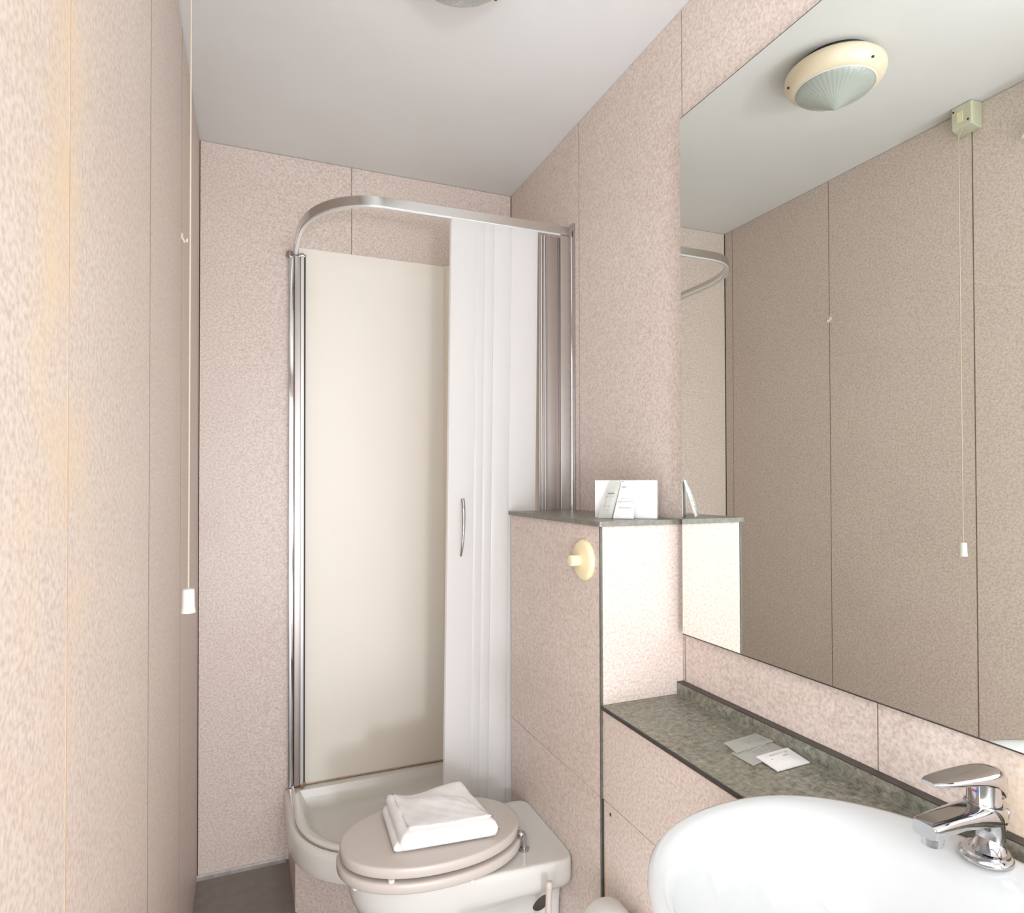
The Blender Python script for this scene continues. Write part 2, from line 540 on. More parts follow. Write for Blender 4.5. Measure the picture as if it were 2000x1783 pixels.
# left profile on the back wall
yb = yback(0.13)
box('wall_profile', 0.1085, 0.1255, yb - 0.022, yb - 0.0005, TZ - 0.002, 1.953, 'chrome', en, 0.004)
link('profile_cap', lathe([(0.0, 0.006), (0.010, 0.005), (0.012, -0.004), (0.012, -0.012)], (0.1115, yb - 0.014, 1.962), 16, 'z', False, True), 'alu', en, 60)
box('profile_web', 0.1262, 0.1445, yb - 0.034, yb - 0.0005, TZ + 0.006, 1.951, 'alu', en, 0.002)
box('profile_lip', 0.1448, 0.1545, yb - 0.038, yb - 0.0005, TZ + 0.010, 1.950, 'alu_white', en, 0.0015)
box('rubber_seal', 0.1548, 0.1592, yb - 0.036, yb - 0.007, TZ + 0.012, 1.948, 'seal', en, 0.001)
link('profile_corner_cap', tube([(0.137, yb - 0.030, 1.949), (0.150, yb - 0.030, 1.956), (0.1585, yb - 0.030, 1.949)], 0.0065, 10), 'alu', en, 60)
bm = bmesh.new()
bmesh.ops.create_icosphere(bm, subdivisions=2, radius=1.0)
for v in bm.verts:
    k = 1 + 0.3 * math.sin(9 * v.co.x + 5 * v.co.z) * math.cos(7 * v.co.y)
    v.co = Vector((0.1535 + 0.010 * v.co.x * k, yb - 0.036 + 0.006 * v.co.y * k, 0.247 + 0.007 * v.co.z * k + 0.004 * v.co.x))
link('rusty_residue', bm, 'rust', en, 180)
# folded door: vertical leaves, leaning slightly
SH = 0.0144


def leaf(x0, x1, y0, y1, zb, zt, mat='door', nm='door_leaf', bow=0.0):
    n = 7
    rings = []
    for z in (zb, zt):
        dx = -SH * (1.90 - z)
        r = []
        for i in range(n):
            t = i / (n - 1)
            r.append((x0 + (x1 - x0) * t + dx, y0 - bow * math.sin(math.pi * t) - (0.0 if 0 < i < n - 1 else -0.0012), z))
        for i in range(n - 1, -1, -1):
            t = i / (n - 1)
            r.append((x0 + (x1 - x0) * t + dx, y1, z))
        rings.append(r)
    return link(nm, loft(rings), mat, en, 50)


DT, DB = 1.953, TZ + 0.008
leaf(0.512, 0.5855, 1.7015, 1.7195, DB, DT, bow=0.0006)
leaf(0.5862, 0.6110, 1.7022, 1.7185, DB, DT, bow=0.0006)
leaf(0.6122, 0.6390, 1.7040, 1.7185, DB, DT, bow=0.0015)
leaf(0.6405, 0.6925, 1.7048, 1.7185, DB, DT, bow=0.0020)
leaf(0.6942, 0.7775, 1.7062, 1.7195, DB, DT, bow=0.0024)
for a_ in (0.58585, 0.6116, 0.63975, 0.69335):
    leaf(a_ - 0.0016, a_ + 0.0016, 1.7110, 1.7130, DB + 0.003, DT - 0.002, 'alu_white', 'hinge_strip')
# handle: tapering curved chrome bar
hp, hr = [], []
for i in range(13):
    t = i / 12
    z = 1.013 + t * 0.157
    hp.append((0.5395 - SH * (1.9 - z) + 0.010 + 0.003 * t, 1.6985 - 0.016 * math.sin(math.pi * t) ** 0.7, z))
    hr.append(0.0030 + 0.0028 * t)
hd = link('door_handle', tube(hp, hr, 12), 'chrome', en, 60)

# ------------------------------------------------------------------ cistern boxing, shelf, flush button
XB, YN, LZ0 = 0.6852, 1.1882, 0.7452
cb = empty('cistern_box', (0.79, 1.44, 0), 'pink-beige panelled cistern boxing behind the toilet with dark corner strip', 'boxing')
box('carcass', XB + 0.012, XR - 0.0005, YN + 0.012, 1.695, 0.0, 1.120, 'gap', cb)
box('front_board', XB, XB + 0.0115, YN + 0.0045, 1.696, 0.5508, 1.1235, 'lam', cb, 0.0008, 1)
box('front_board', XB, XB + 0.0115, YN + 0.0045, 1.696, 0.0, 0.5492, 'lam', cb, 0.0008, 1)
box('joint_line', XB + 0.0004, XB + 0.01, YN + 0.005, 1.6955, 0.5491, 0.5509, 'amber', cb)
box('end_board', XB + 0.0045, XR - 0.0006, YN, YN + 0.0115, LZ0, 1.1235, 'lam', cb, 0.0006, 1)
tag(box('corner_strip', XB - 0.0008, XB + 0.0042, YN - 0.0008, YN + 0.0044, 0.0, 1.1235, 'strip', cb), 'dark grey-green corner strip')
box('vent_mark', XB - 0.0006, XB, 1.633, 1.648, 1.087, 1.0885, 'amber', cb)
box('vent_mark', XB - 0.0006, XB, 1.633, 1.648, 1.0905, 1.092, 'amber', cb)

bm = loft([[(0.6785 + 0.006, 1.181, z), (0.6785 + 0.0015, 1.1825, z), (0.6785, 1.187, z), (0.6785, 1.6965, z), (XR - 0.0005, 1.6965, z), (XR - 0.0005, 1.1805, z)] for z in (1.1238, 1.1345)])
tag(link('shelf_top', bm, 'shelf'), 'thin dark slate-look shelf capping the cistern boxing', 'shelf')

fb = empty('flush_button', (XB, 1.2535, 1.045), 'round cream flush button plate on the cistern boxing', 'flush button')
link('plate', lathe([(0.0455, 0.0), (0.0460, -0.003), (0.0440, -0.0075), (0.038, -0.0105), (0.0, -0.012)], (XB, 1.2585, 1.0455), 40, 'x', True, False), 'cream_pl', fb, 50)
link('knob', lathe([(0.0125, 0.0), (0.0125, -0.020), (0.0115, -0.0235), (0.009, -0.0245), (0.0, -0.0246)], (XB - 0.0105, 1.2640, 1.0440), 24, 'x', True, False), 'cream_pl', fb, 50)

# ------------------------------------------------------------------ vanity: panel, worktop, upstand
LZ = 0.7455
va = empty('vanity_panel', (0.69, 0.6, 0), 'pink-beige vanity front board below the slate worktop', 'vanity panel')
hole = [(0.206, LZ - 0.0065), (0.2075, 0.72)] + [(0.47 - 0.255 * math.cos(math.pi * i / 14), 0.70 - 0.136 * math.sin(math.pi * i / 14)) for i in range(15)] + [(0.7325, 0.72), (0.734, LZ - 0.0065)]
pts = [(-0.45, 0.5505), (-0.45, LZ - 0.0065)] + hole + [(YN - 0.0012, LZ - 0.0065), (YN - 0.0012, 0.5505)]
link('board', loft([[(x, y, z) for y, z in pts] for x in (XB + 0.0035, XB + 0.0155)]), 'lam_van', va)
box('board', XB + 0.0035, XB + 0.0155, -0.45, YN - 0.0012, 0.0, 0.5495, 'lam_van', va, 0.0006, 1)
tag(box('edge_strip', XB + 0.0003, XB + 0.0038, YN - 0.0045, YN - 0.001, 0.0, 0.549, 'edge', va), 'black corner seal strip')
link('chip_mark', lathe([(0.0, -0.0008), (0.003, -0.0005), (0.0042, 0.0)], (XB + 0.0035, 1.158, 0.530), 12, 'x', False, False), 'hole', va, 60)

wt = empty('worktop', (0.78, 0.6, LZ), 'mottled grey-green slate worktop with matching upstand under the mirror', 'worktop')
notch = []
for i in range(41):                      # basin cut-out, open to the front
    t = -math.pi * 0.56 + math.pi * 1.12 * i / 40
    x, y = superell(t, 0.2150, 0.2600, 2.1)
    notch.append((max(XB + 0.0015, 0.635 + x), 0.47 + y))
pts = [(XB + 0.0015, -0.45)] + notch + [(XB + 0.0015, YN - 0.0012), (XR - 0.0005, YN - 0.0012), (XR - 0.0005, -0.45)]
clean = [p for k, p in enumerate(pts) if k == 0 or (abs(p[0] - pts[k - 1][0]) + abs(p[1] - pts[k - 1][1])) > 1e-5]
bm = loft([[(x, y, z) for x, y in clean] for z in (LZ - 0.0065, LZ)], True, True)
bmesh.ops.triangulate(bm, faces=[f for f in bm.faces if len(f.verts) > 4])
link('slab', bm, 'worktop', wt)
for ya_, yb_ in ((-0.45, 0.212), (0.728, YN - 0.001)):
    tag(box('front_edge', XB - 0.0015, XB + 0.0014, ya_, yb_, LZ - 0.0075, LZ + 0.0002, 'edge', wt), 'dark brown front edging')
us = box('upstand', 0.8780, XR - 0.0006, -0.45, YN - 0.0012, LZ + 0.0003, LZ + 0.0265, 'worktop', wt)
tag(box('upstand_edge', 0.8778, XR - 0.0006, -0.45, YN - 0.0012, LZ + 0.0266, LZ + 0.0282, 'edge', us), 'dark brown top edging')
box('bead', 0.8770, 0.8779, -0.45, YN - 0.0012, LZ + 0.0002, LZ + 0.0010, 'bead', us)

# ------------------------------------------------------------------ mirror
MA = math.radians(0.2295)


def xm(y):
    return 0.8744 - math.tan(MA) * (y - 1.17)


mi = empty('wall_mirror', (0.885, 0.6, 0.887), 'large frameless wall mirror above the worktop', 'mirror')


def mslab(name, d0, d1, y0, y1, z0, z1, mat):
    bm = loft([[(xm(y0) + d0, y0, z), (xm(y0) + d1, y0, z), (xm(y1) + d1, y1, z), (xm(y1) + d0, y1, z)] for z in (z0, z1)])
    return link(name, bm, mat, mi)


MZ0, MZ1 = 0.8867, 2.0198
mslab('glass', 0.0, 0.004, -0.30, 1.1605, MZ0, MZ1, 'mirror')
mslab('backing_board', 0.0042, 0.0185, -0.298, 1.1585, MZ0 + 0.002, MZ1 - 0.002, 'edge')
tag(mslab('bottom_edge', -0.0003, 0.0041, -0.30, 1.1605, MZ0 - 0.0022, MZ0 - 0.0001, 'edge'), 'tarnished brown lower edge')
mslab('top_edge', -0.0003, 0.0041, -0.30, 1.1605, MZ1 + 0.0001, MZ1 + 0.0012, 'edge')

# ------------------------------------------------------------------ basin
BZ = 0.7685
bs = empty('wash_basin', (0.635, 0.47, BZ), 'white oval ceramic wash basin set into the slate worktop', 'wash basin')


def basin_ring(cx, cy, af, ab, b, z, nf=2.3, nb=2.1, N=72):
    out = []
    for i in range(N):
        t = 2 * math.pi * i / N
        if math.cos(t) < 0:
            x, y = superell(t, af, b, nf)
        else:
            x, y = superell(t, ab, b, nb)
        out.append((cx + x, cy + y, z))
    return out


rings = [
    basin_ring(0.635, 0.47, 0.150, 0.150, 0.160, 0.600),
    basin_ring(0.635, 0.47, 0.205, 0.190, 0.222, 0.655),
    basin_ring(0.635, 0.47, 0.236, 0.208, 0.250, 0.715),
    basin_ring(0.635, 0.47, 0.2465, 0.214, 0.2595, 0.745),
    basin_ring(0.635, 0.47, 0.2505, 0.2165, 0.2625, 0.757),
    basin_ring(0.635, 0.47, 0.2500, 0.2165, 0.2620, 0.7635),
    basin_ring(0.635, 0.47, 0.2465, 0.2140, 0.2590, 0.7675),
    basin_ring(0.634, 0.47, 0.2410, 0.2080, 0.2540, 0.7685),
    basin_ring(0.628, 0.47, 0.2290, 0.1900, 0.2420, 0.7675),
    basin_ring(0.620, 0.47, 0.2170, 0.1660, 0.2280, 0.7610),
    basin_ring(0.612, 0.47, 0.2050, 0.1440, 0.2130, 0.7440),
    basin_ring(0.606, 0.47, 0.1930, 0.1330, 0.1980, 0.7180),
    basin_ring(0.604, 0.47, 0.1720, 0.1230, 0.1750, 0.6850),
    basin_ring(0.604, 0.47, 0.1380, 0.1060, 0.1400, 0.6550),
    basin_ring(0.606, 0.47, 0.0900, 0.0750, 0.0900, 0.6350),
    basin_ring(0.608, 0.47, 0.0400, 0.0380, 0.0400, 0.6280),
    basin_ring(0.608, 0.47, 0.0230, 0.0230, 0.0230, 0.6240),
]
link('bowl', loft(rings, True, True), 'cer', bs, 180)
link('plug_waste', lathe([(0.0, 0.004), (0.014, 0.003), (0.022, 0.001), (0.0235, -0.002)], (0.608, 0.47, 0.6262), 28, 'z', False, False), 'chrome', bs, 60)

# ------------------------------------------------------------------ mixer tap
TX, TY, TZ0 = 0.8185, 0.5035, 0.7686
tp = empty('mixer_tap', (TX, TY, TZ0), 'chrome single-lever mixer tap standing on the white basin', 'tap')
link('base_flange', lathe([(0.0275, 0.0), (0.0280, 0.003), (0.0265, 0.006), (0.0245, 0.007), (0.0240, 0.010), (0.0, 0.0105)], (TX, TY, TZ0), 40, 'z', True, False), 'chrome', tp, 50)


def rrect(c, hx, hy, n=28, p=3.2, axis='z', tilt=0.0):
    out = []
    for i in range(n):
        u, v = superell(2 * math.pi * i / n, hx, hy, p)
        if axis == 'z': out.append((c[0] + u, c[1] + v, c[2] + u * tilt))
        else: out.append((c[0] + u * tilt, c[1] + v, c[2] + u))
    return out


# body tapering upwards and leaning forward over the basin
bm = loft([rrect((TX + 0.002, TY, TZ0 + 0.009), 0.0205, 0.0205, p=2.1), rrect((TX + 0.0055, TY, TZ0 + 0.0125), 0.0165, 0.0180, p=2.1),
           rrect((TX + 0.0085, TY, TZ0 + 0.020), 0.0130, 0.0160, p=2.2), rrect((TX + 0.0085, TY, TZ0 + 0.032), 0.0125, 0.0160, p=2.2, tilt=-0.05),
           rrect((TX + 0.0055, TY, TZ0 + 0.043), 0.0155, 0.0175, p=2.2, tilt=-0.12), rrect((TX + 0.001, TY, TZ0 + 0.052), 0.0195, 0.0200, p=2.1, tilt=-0.15),
           rrect((TX - 0.002, TY, TZ0 + 0.060), 0.0215, 0.0215, p=2.1, tilt=-0.15), rrect((TX - 0.002, TY, TZ0 + 0.0655), 0.0205, 0.0205, p=2.1, tilt=-0.15)])
link('body', bm, 'chrome', tp, 60)
# spout: flat-topped wedge reaching out over the bowl
secs = []
for (x, zb_, zt_, hw) in ((TX + 0.012, 0.040, 0.066, 0.0185), (TX - 0.010, 0.043, 0.067, 0.0200), (TX - 0.035, 0.0475, 0.0665, 0.0190), (TX - 0.060, 0.0490, 0.0660, 0.0175),
                          (TX - 0.085, 0.0480, 0.0655, 0.0165), (TX - 0.104, 0.0455, 0.0645, 0.0158), (TX - 0.1085, 0.047, 0.063, 0.0140)):
    secs.append(rrect((x, TY, TZ0 + (zb_ + zt_) / 2), (zt_ - zb_) / 2, hw, p=4.0, axis='x'))
link('spout', loft(secs), 'chrome', tp, 50)
link('aerator', lathe([(0.0115, 0.010), (0.0118, 0.0), (0.0112, -0.0015), (0.0112, -0.0065), (0.0095, -0.0075), (0.0, -0.0075)], (TX - 0.094, TY, TZ0 + 0.0425), 28, 'z', False, False), 'chrome', tp, 50)
link('cartridge_collar', lathe([(0.0180, 0.0), (0.0185, 0.004), (0.0175, 0.008), (0.0175, 0.030)], (TX - 0.003, TY, TZ0 + 0.063), 36, 'z', True, True), 'chrome', tp, 50)
link('collar_gap', lathe([(0.0188, 0.0), (0.0188, 0.0022)], (TX - 0.003, TY, TZ0 + 0.0655), 36), 'dark', tp, 50)
# lever handle
secs = []
for (x, zc, hz, hw) in ((TX + 0.0225, 0.082, 0.016, 0.009), (TX + 0.018, 0.0865, 0.0190, 0.0155), (TX + 0.008, 0.0925, 0.0160, 0.0185), (TX - 0.006, 0.0980, 0.0110, 0.0195), (TX - 0.025, 0.1015, 0.0075, 0.0195),
                        (TX - 0.050, 0.1035, 0.0058, 0.0180), (TX - 0.075, 0.1050, 0.0046, 0.0155), (TX - 0.093, 0.1060, 0.0036, 0.0120), (TX - 0.1005, 0.1063, 0.0022, 0.0085)):
    secs.append(rrect((x, TY, TZ0 + zc), hz, hw, p=2.8, axis='x'))
link('lever', loft(secs), 'chrome', tp, 50)
for dy, mt, nm in ((0.0022, 'red', 'hot_dot'), (-0.0022, 'blue', 'cold_dot')):
    link(nm, lathe([(0.0017, 0.0), (0.0017, -0.0006)], (TX - 0.0204, TY + dy * 0.75 - 0.001, TZ0 + 0.0835), 14, 'x'), mt, tp, 50)
rod = link('plug_rod', tube([(TX + 0.0215, TY - 0.002, TZ0 + 0.010), (TX + 0.028, TY - 0.003, TZ0 + 0.034)], 0.0018, 10), 'chrome', tp, 60)
link('rod_knob', tube([(TX + 0.027, TY - 0.003, TZ0 + 0.031), (TX + 0.0275, TY - 0.003, TZ0 + 0.033), (TX + 0.0305, TY - 0.0035, TZ0 + 0.045), (TX + 0.032, TY - 0.0035, TZ0 + 0.052), (TX + 0.0327, TY - 0.0035, TZ0 + 0.0545)],
     [0.0022, 0.0036, 0.0052, 0.0062, 0.0045], 16), 'chrome', rod, 60)

# ------------------------------------------------------------------ toilet
to = empty('toilet', (0.45, 1.458, 0), 'white ceramic toilet with closed beige seat and lid', 'toilet')
TCY = 1.458


def pan_ring(z, xf, bf, bb, xb=XB - 0.0006, xc=0.42, nf=2.15, nb=16.0, N=96, rc=None):
    out = []
    for i in range(N):
        t = 2 * math.pi * i / N
        if math.cos(t) < 0:
            x, y = superell(t, xc - xf, bf, nf)
            out.append((xc + x, TCY + y, z))
        else:
            c = math.cos(t)
            x, y = superell(t, xb - xc, 1.0, nb)
            f = max(0.0, min(1.0, x / (xb - xc)))
            f = f * f * (3 - 2 * f)
            out.append((xc + x, TCY + y * (bf + (bb - bf) * f), z))
    return out


rings = [pan_ring(0.0, 0.335, 0.098, 0.090), pan_ring(0.02, 0.338, 0.094, 0.088), pan_ring(0.10, 0.335, 0.088, 0.080), pan_ring(0.17, 0.300, 0.096, 0.078),
         pan_ring(0.225, 0.250, 0.112, 0.082), pan_ring(0.274, 0.217, 0.122, 0.092), pan_ring(0.285, 0.212, 0.1250, 0.118), pan_ring(0.294, 0.207, 0.1275, 0.138), pan_ring(0.307, 0.2025, 0.1300, 0.1475), pan_ring(0.320, 0.199, 0.1318, 0.1510),
         pan_ring(0.340, 0.1955, 0.1335, 0.1515), pan_ring(0.353, 0.1945, 0.1340, 0.1510), pan_ring(0.359, 0.1975, 0.1320, 0.1480), pan_ring(0.3605, 0.206, 0.126, 0.1430), pan_ring(0.3595, 0.225, 0.115, 0.135)]
link('pan', loft(rings), 'cer2', to, 180)
bm = bmesh.new(); bmesh.ops.create_uvsphere(bm, u_segments=20, v_segments=12, radius=1.0)
for v in bm.verts:
    v.co = Vector((0.626 + 0.021 * v.co.x + 0.005 * v.co.z, TCY - 0.0890 + 0.0045 * v.co.y, 0.238 + 0.018 * v.co.z))
link('fixing_recess', bm, 'hole', to, 180)
LCX, LCY = 0.388, 1.452


def oval(da, z, n=2.12, N=64, a=0.208, b=0.1405):
    return [(LCX + superell(2 * math.pi * i / N, a + da, b + da, n)[0], LCY + superell(2 * math.pi * i / N, a + da, b + da, n)[1], z) for i in range(N)]


def oval_slab(z0, z1, da, crown=0.0):
    return loft([oval(da - 0.010, z0), oval(da - 0.002, z0 + 0.0006), oval(da, z0 + 0.003), oval(da, z1 - 0.0045), oval(da - 0.0012, z1 - 0.0018), oval(da - 0.0038, z1 - 0.0004),
                 oval(da - 0.008, z1), oval(da - 0.05, z1 + crown * .6), oval(da - 0.11, z1 + crown)])


link('seat', oval_slab(0.3655, 0.3875, 0.0065), 'seat', to, 50)
link('lid', oval_slab(0.3935, 0.4165, 0.0, 0.001), 'seat', to, 50)
for (ang, z0, z1) in ((3.60, 0.3590, 0.3660), (4.95, 0.3590, 0.3660), (2.4, 0.3590, 0.3660), (4.12, 0.3872, 0.3940), (2.0, 0.3872, 0.3940)):
    x, y = superell(ang, 0.203, 0.136, 2.12)
    link('bumper', lathe([(0.0065, 0), (0.0075, z1 - z0)], (LCX + x, LCY + y, z0), 14), 'white_pl', to, 60)
for sy in (-1, 1):
    hy = LCY + sy * 0.068
    hg = link('hinge', loft([rrect((0.5905, hy, 0.3600), 0.0125, 0.0125, p=2), rrect((0.5905, hy, 0.3650), 0.0125, 0.0125, p=2), rrect((0.5905, hy, 0.3665), 0.0075, 0.0075, p=2),
                             rrect((0.590, hy, 0.3800), 0.0070, 0.0070, p=2), rrect((0.588, hy, 0.3870), 0.0095, 0.0080, p=2), rrect((0.586, hy, 0.3960), 0.0100, 0.0085, p=2),
                             rrect((0.584, hy, 0.4020), 0.0085, 0.0075, p=2), rrect((0.583, hy, 0.4045), 0.0040, 0.0040, p=2)]), 'chrome', to, 60)
    link('hinge_pin', tube([(0.586, hy - 0.014, 0.3955), (0.586, hy + 0.014, 0.3955)], 0.0048, 14), 'chrome', hg, 60)

# ------------------------------------------------------------------ towel on the lid
tw = empty('folded_towel', (0.39, 1.46, 0.418), 'folded white terry towel lying on the toilet lid', 'towel')


def quad(u, v, c):
    a, b, d, e = c                       # near-left, near-right, far-right, far-left
    return ((1 - u) * (1 - v) * a[0] + u * (1 - v) * b[0] + u * v * d[0] + (1 - u) * v * e[0],
            (1 - u) * (1 - v) * a[1] + u * (1 - v) * b[1] + u * v * d[1] + (1 - u) * v * e[1])


def layer(name, corners, zb, ztop, thick_edge, n=30, parent=None):
    """a soft folded slab: top surface ztop(u, v), rolled edges, flat underside at zb"""
    bm = bmesh.new()
    top, bot = [], []
    for j in range(n + 1):
        rt, rb = [], []
        for i in range(n + 1):
            u, v = i / n, j / n
            x, y = quad(u, v, corners)
            du, dv = min(u, 1 - u) * 0.22, min(v, 1 - v) * 0.16
            d = min(du, dv)
            k = min(1.0, d / thick_edge)
            k = math.sqrt(max(0.0, 1 - (1 - k) ** 2))
            base = zb(u, v) if callable(zb) else zb
            mid = base + (ztop(u, v) - base) * 0.5
            wob = 0.0010 * math.sin(23 * u + 3 * v) * math.sin(17 * v + 2)
            rt.append(bm.verts.new((x, y, mid + (ztop(u, v) - mid) * k + wob * k)))
            edge = i in (0, n) or j in (0, n)
            rb.append(rt[-1] if edge else bm.verts.new((x, y, mid + (base - mid) * k)))
        top.append(rt); bot.append(rb)
    for j in range(n):
        for i in range(n):
            bm.faces.new((top[j][i], top[j][i + 1], top[j + 1][i + 1], top[j + 1][i]))
            q = [bot[j][i], bot[j + 1][i], bot[j + 1][i + 1], bot[j][i + 1]]
            q = [v for k, v in enumerate(q) if v not in q[:k]]
            try:
                bm.faces.new(q)
            except ValueError:
                pass
    return link(name, bm, 'towel', parent, 180)


TB = 0.4180
c1 = [(0.284, 1.378), (0.512, 1.362), (0.489, 1.545), (0.291, 1.560)]
layer('lower_fold', c1, TB, lambda u, v: TB + 0.020 + 0.004 * u + 0.003 * v, 0.011, parent=tw)
c2 = [(0.296, 1.366), (0.517, 1.347), (0.491, 1.549), (0.300, 1.563)]


def ztop2(u, v):
    z = TB + 0.041 + 0.004 * (1 - v) * u
    z += 0.016 * math.exp(-((u - 0.86) / 0.30) ** 2) * max(0.0, v - 0.30) * 1.45     # far right corner pushed up
    z += 0.009 * math.exp(-((u - 0.06) / 0.16) ** 2) * max(0.0, v - 0.25) * 1.3      # far left corner lifted
    z -= 0.007 * math.exp(-((u - 0.36 + 0.2 * (1 - v)) / 0.20) ** 2) * max(0.0, v - 0.2)
    z += 0.0022 * math.exp(-((v - 0.95 + 0.62 * u) / 0.10) ** 2) * math.sin(math.pi * u)   # diagonal crease
    z += 0.0011 * math.sin(9 * u + 4 * v) + 0.0008 * math.sin(13 * v - 5 * u + 1)
    return z


layer('upper_fold', c2, lambda u, v: TB + 0.0003 + (0.0192 + 0.004 * u + 0.003 * v) * min(1.0, max(0.0, (v - 0.10) / 0.16)), ztop2, 0.022, parent=tw)
# loose flap folded diagonally over the top
c3 = [(0.318, 1.384), (0.509, 1.366), (0.474, 1.462), (0.314, 1.553)]
layer('top_flap', c3, lambda u, v: ztop2(0.1 + u * 0.86, 0.06 + v * (0.9 - 0.42 * u)) - 0.003, lambda u, v: ztop2(0.1 + u * 0.86, 0.06 + v * (0.9 - 0.42 * u)) + 0.0028, 0.005, 24, parent=tw)

# ------------------------------------------------------------------ toilet brush, toilet roll
tb = empty('toilet_brush', (0.6, 1.262, 0), 'white toilet brush with slim handle standing beside the toilet', 'toilet brush')
link('holder', lathe([(0.052, 0.0), (0.055, 0.006), (0.046, 0.05), (0.040, 0.11), (0.041, 0.118), (0.036, 0.118), (0.034, 0.11)], (0.587, 1.255, 0.0005), 32), 'white_pl', tb, 50)
link('handle', tube([(0.587, 1.255, 0.09), (0.5935, 1.262, 0.24), (0.5985, 1.2665, 0.325), (0.5995, 1.2675, 0.338), (0.6000, 1.268, 0.346), (0.6003, 1.268, 0.350), (0.6004, 1.268, 0.3515)],
     [0.0095, 0.0068, 0.0066, 0.0080, 0.0085, 0.0070, 0.0035], 18), 'seat', tb, 60)

trl = empty('toilet_roll', (0.632, 1.043, 0.36), 'white toilet roll on a holder fixed to the vanity board', 'toilet roll')
rl = link('roll', loft([circle((0.630, 1.043 + dy, 0.365), r, 36, 'y') for r, dy in ((0.02, -0.050), (0.0485, -0.050), (0.050, -0.0485), (0.050, 0.0485), (0.0485, 0.050), (0.02, 0.050), (0.02, -0.050))], False, False), 'paper', trl, 50)
link('spindle', tube([(0.630, 0.975, 0.365), (0.630, 1.110, 0.365)], 0.008, 14), 'chrome', trl, 60)
link('bracket', tube([(0.630, 0.976, 0.365), (0.650, 0.976, 0.372), (XB + 0.0035, 0.976, 0.372)], 0.006, 12), 'chrome', trl, 60)

# ------------------------------------------------------------------ shelf items
SZ = 1.1347
CL, CD, CN = Vector((0.743, 1.3135, 0)), Vector((0.688, -0.726, 0)), Vector((-0.726, -0.688, 0))


def on_card(t, out, z):
    return tuple(CL + CD * t + CN * out + Vector((0, 0, SZ + z)))


bm = loft([[on_card(0.0, 0.0, z), on_card(0.144, 0.0, z), on_card(0.144, -0.016, z), on_card(0.0, -0.016, z)] for z in (0.0002, 0.0875)])
bmesh.ops.bevel(bm, geom=bm.edges[:], offset=0.0015, segments=2, profile=0.7, affect='EDGES')
tag(link('card_box', bm, 'paper', None, 40), 'upright white card box on the slate shelf', 'box')


def sachet(name, base_l, base_r, top_l, top_r, mat, label, prints, thick=0.002, puff=0.003, group=None):
    """flat pouch between four corner points with a puffed middle; prints = list of (u0,u1,v0,v1,mat)"""
    bl, br, tl, t_r = map(Vector, (base_l, base_r, top_l, top_r))
    e = empty(name, tuple((bl + br) / 2), label, 'sachet', group)
    nrm = (br - bl).cross(tl - bl).normalized()
    if nrm.z < 0 or (abs(nrm.z) < 0.5 and nrm.y > 0):
        nrm = -nrm
    n = 10

    def P(u, v, k):
        p = bl * (1 - u) * (1 - v) + br * u * (1 - v) + t_r * u * v + tl * (1 - u) * v
        d = min(u, 1 - u, v, 1 - v)
        h = min(1.0, max(0.0, (d - 0.08)) / 0.22)
        return p + nrm * (thick * 0.5 + k * (thick * 0.5 + puff * h))
    bm = bmesh.new()
    f = [[bm.verts.new(P(i / n, j / n, 1)) for i in range(n + 1)] for j in range(n + 1)]
    g = [[bm.verts.new(P(i / n, j / n, -0.999) if 0 < i < n and 0 < j < n else P(i / n, j / n, -1)) for i in range(n + 1)] for j in range(n + 1)]
    for j in range(n):
        for i in range(n):
            bm.faces.new((f[j][i], f[j][i + 1], f[j + 1][i + 1], f[j + 1][i]))
            b0 = bl * (1 - i / n)
    for j in range(n):
        for i in range(n):
            for vv, (a, b_) in ((g[j][i], (i, j)),):
                p = P(a / n, b_ / n, 0) - nrm * thick * 0.5
                vv.co = p
    for j in range(n + 1):
        for i in range(n + 1):
            a, b_ = i / n, j / n
            p = bl * (1 - a) * (1 - b_) + br * a * (1 - b_) + t_r * a * b_ + tl * (1 - a) * b_
            g[j][i].co = p
    for j in range(n):
        for i in range(n):
            bm.faces.new((g[j][i], g[j + 1][i], g[j + 1][i + 1], g[j][i + 1]))
    for i in range(n):
        bm.faces.new((f[0][i], g[0][i], g[0][i + 1], f[0][i + 1]))
        bm.faces.new((f[n][i], f[n][i + 1], g[n][i + 1], g[n][i]))
        bm.faces.new((f[i][0], f[i + 1][0], g[i + 1][0], g[i][0]))
        bm.faces.new((f[i][n], g[i][n], g[i + 1][n], f[i + 1][n]))
    link('pouch', bm, mat, e, 60)
    for (u0, u1, v0, v1, pm) in prints:
        bm = bmesh.new()
        m_ = 6
        row = [[bm.verts.new(P(u0 + (u1 - u0) * i / m_, v0 + (v1 - v0) * j, 1) + nrm * 0.0004) for i in range(m_ + 1)] for j in (0, 1)]
        for i in range(m_):
            bm.faces.new((row[0][i], row[0][i + 1], row[1][i + 1], row[1][i]))
        link('printed_line', bm, pm, e)
    return e


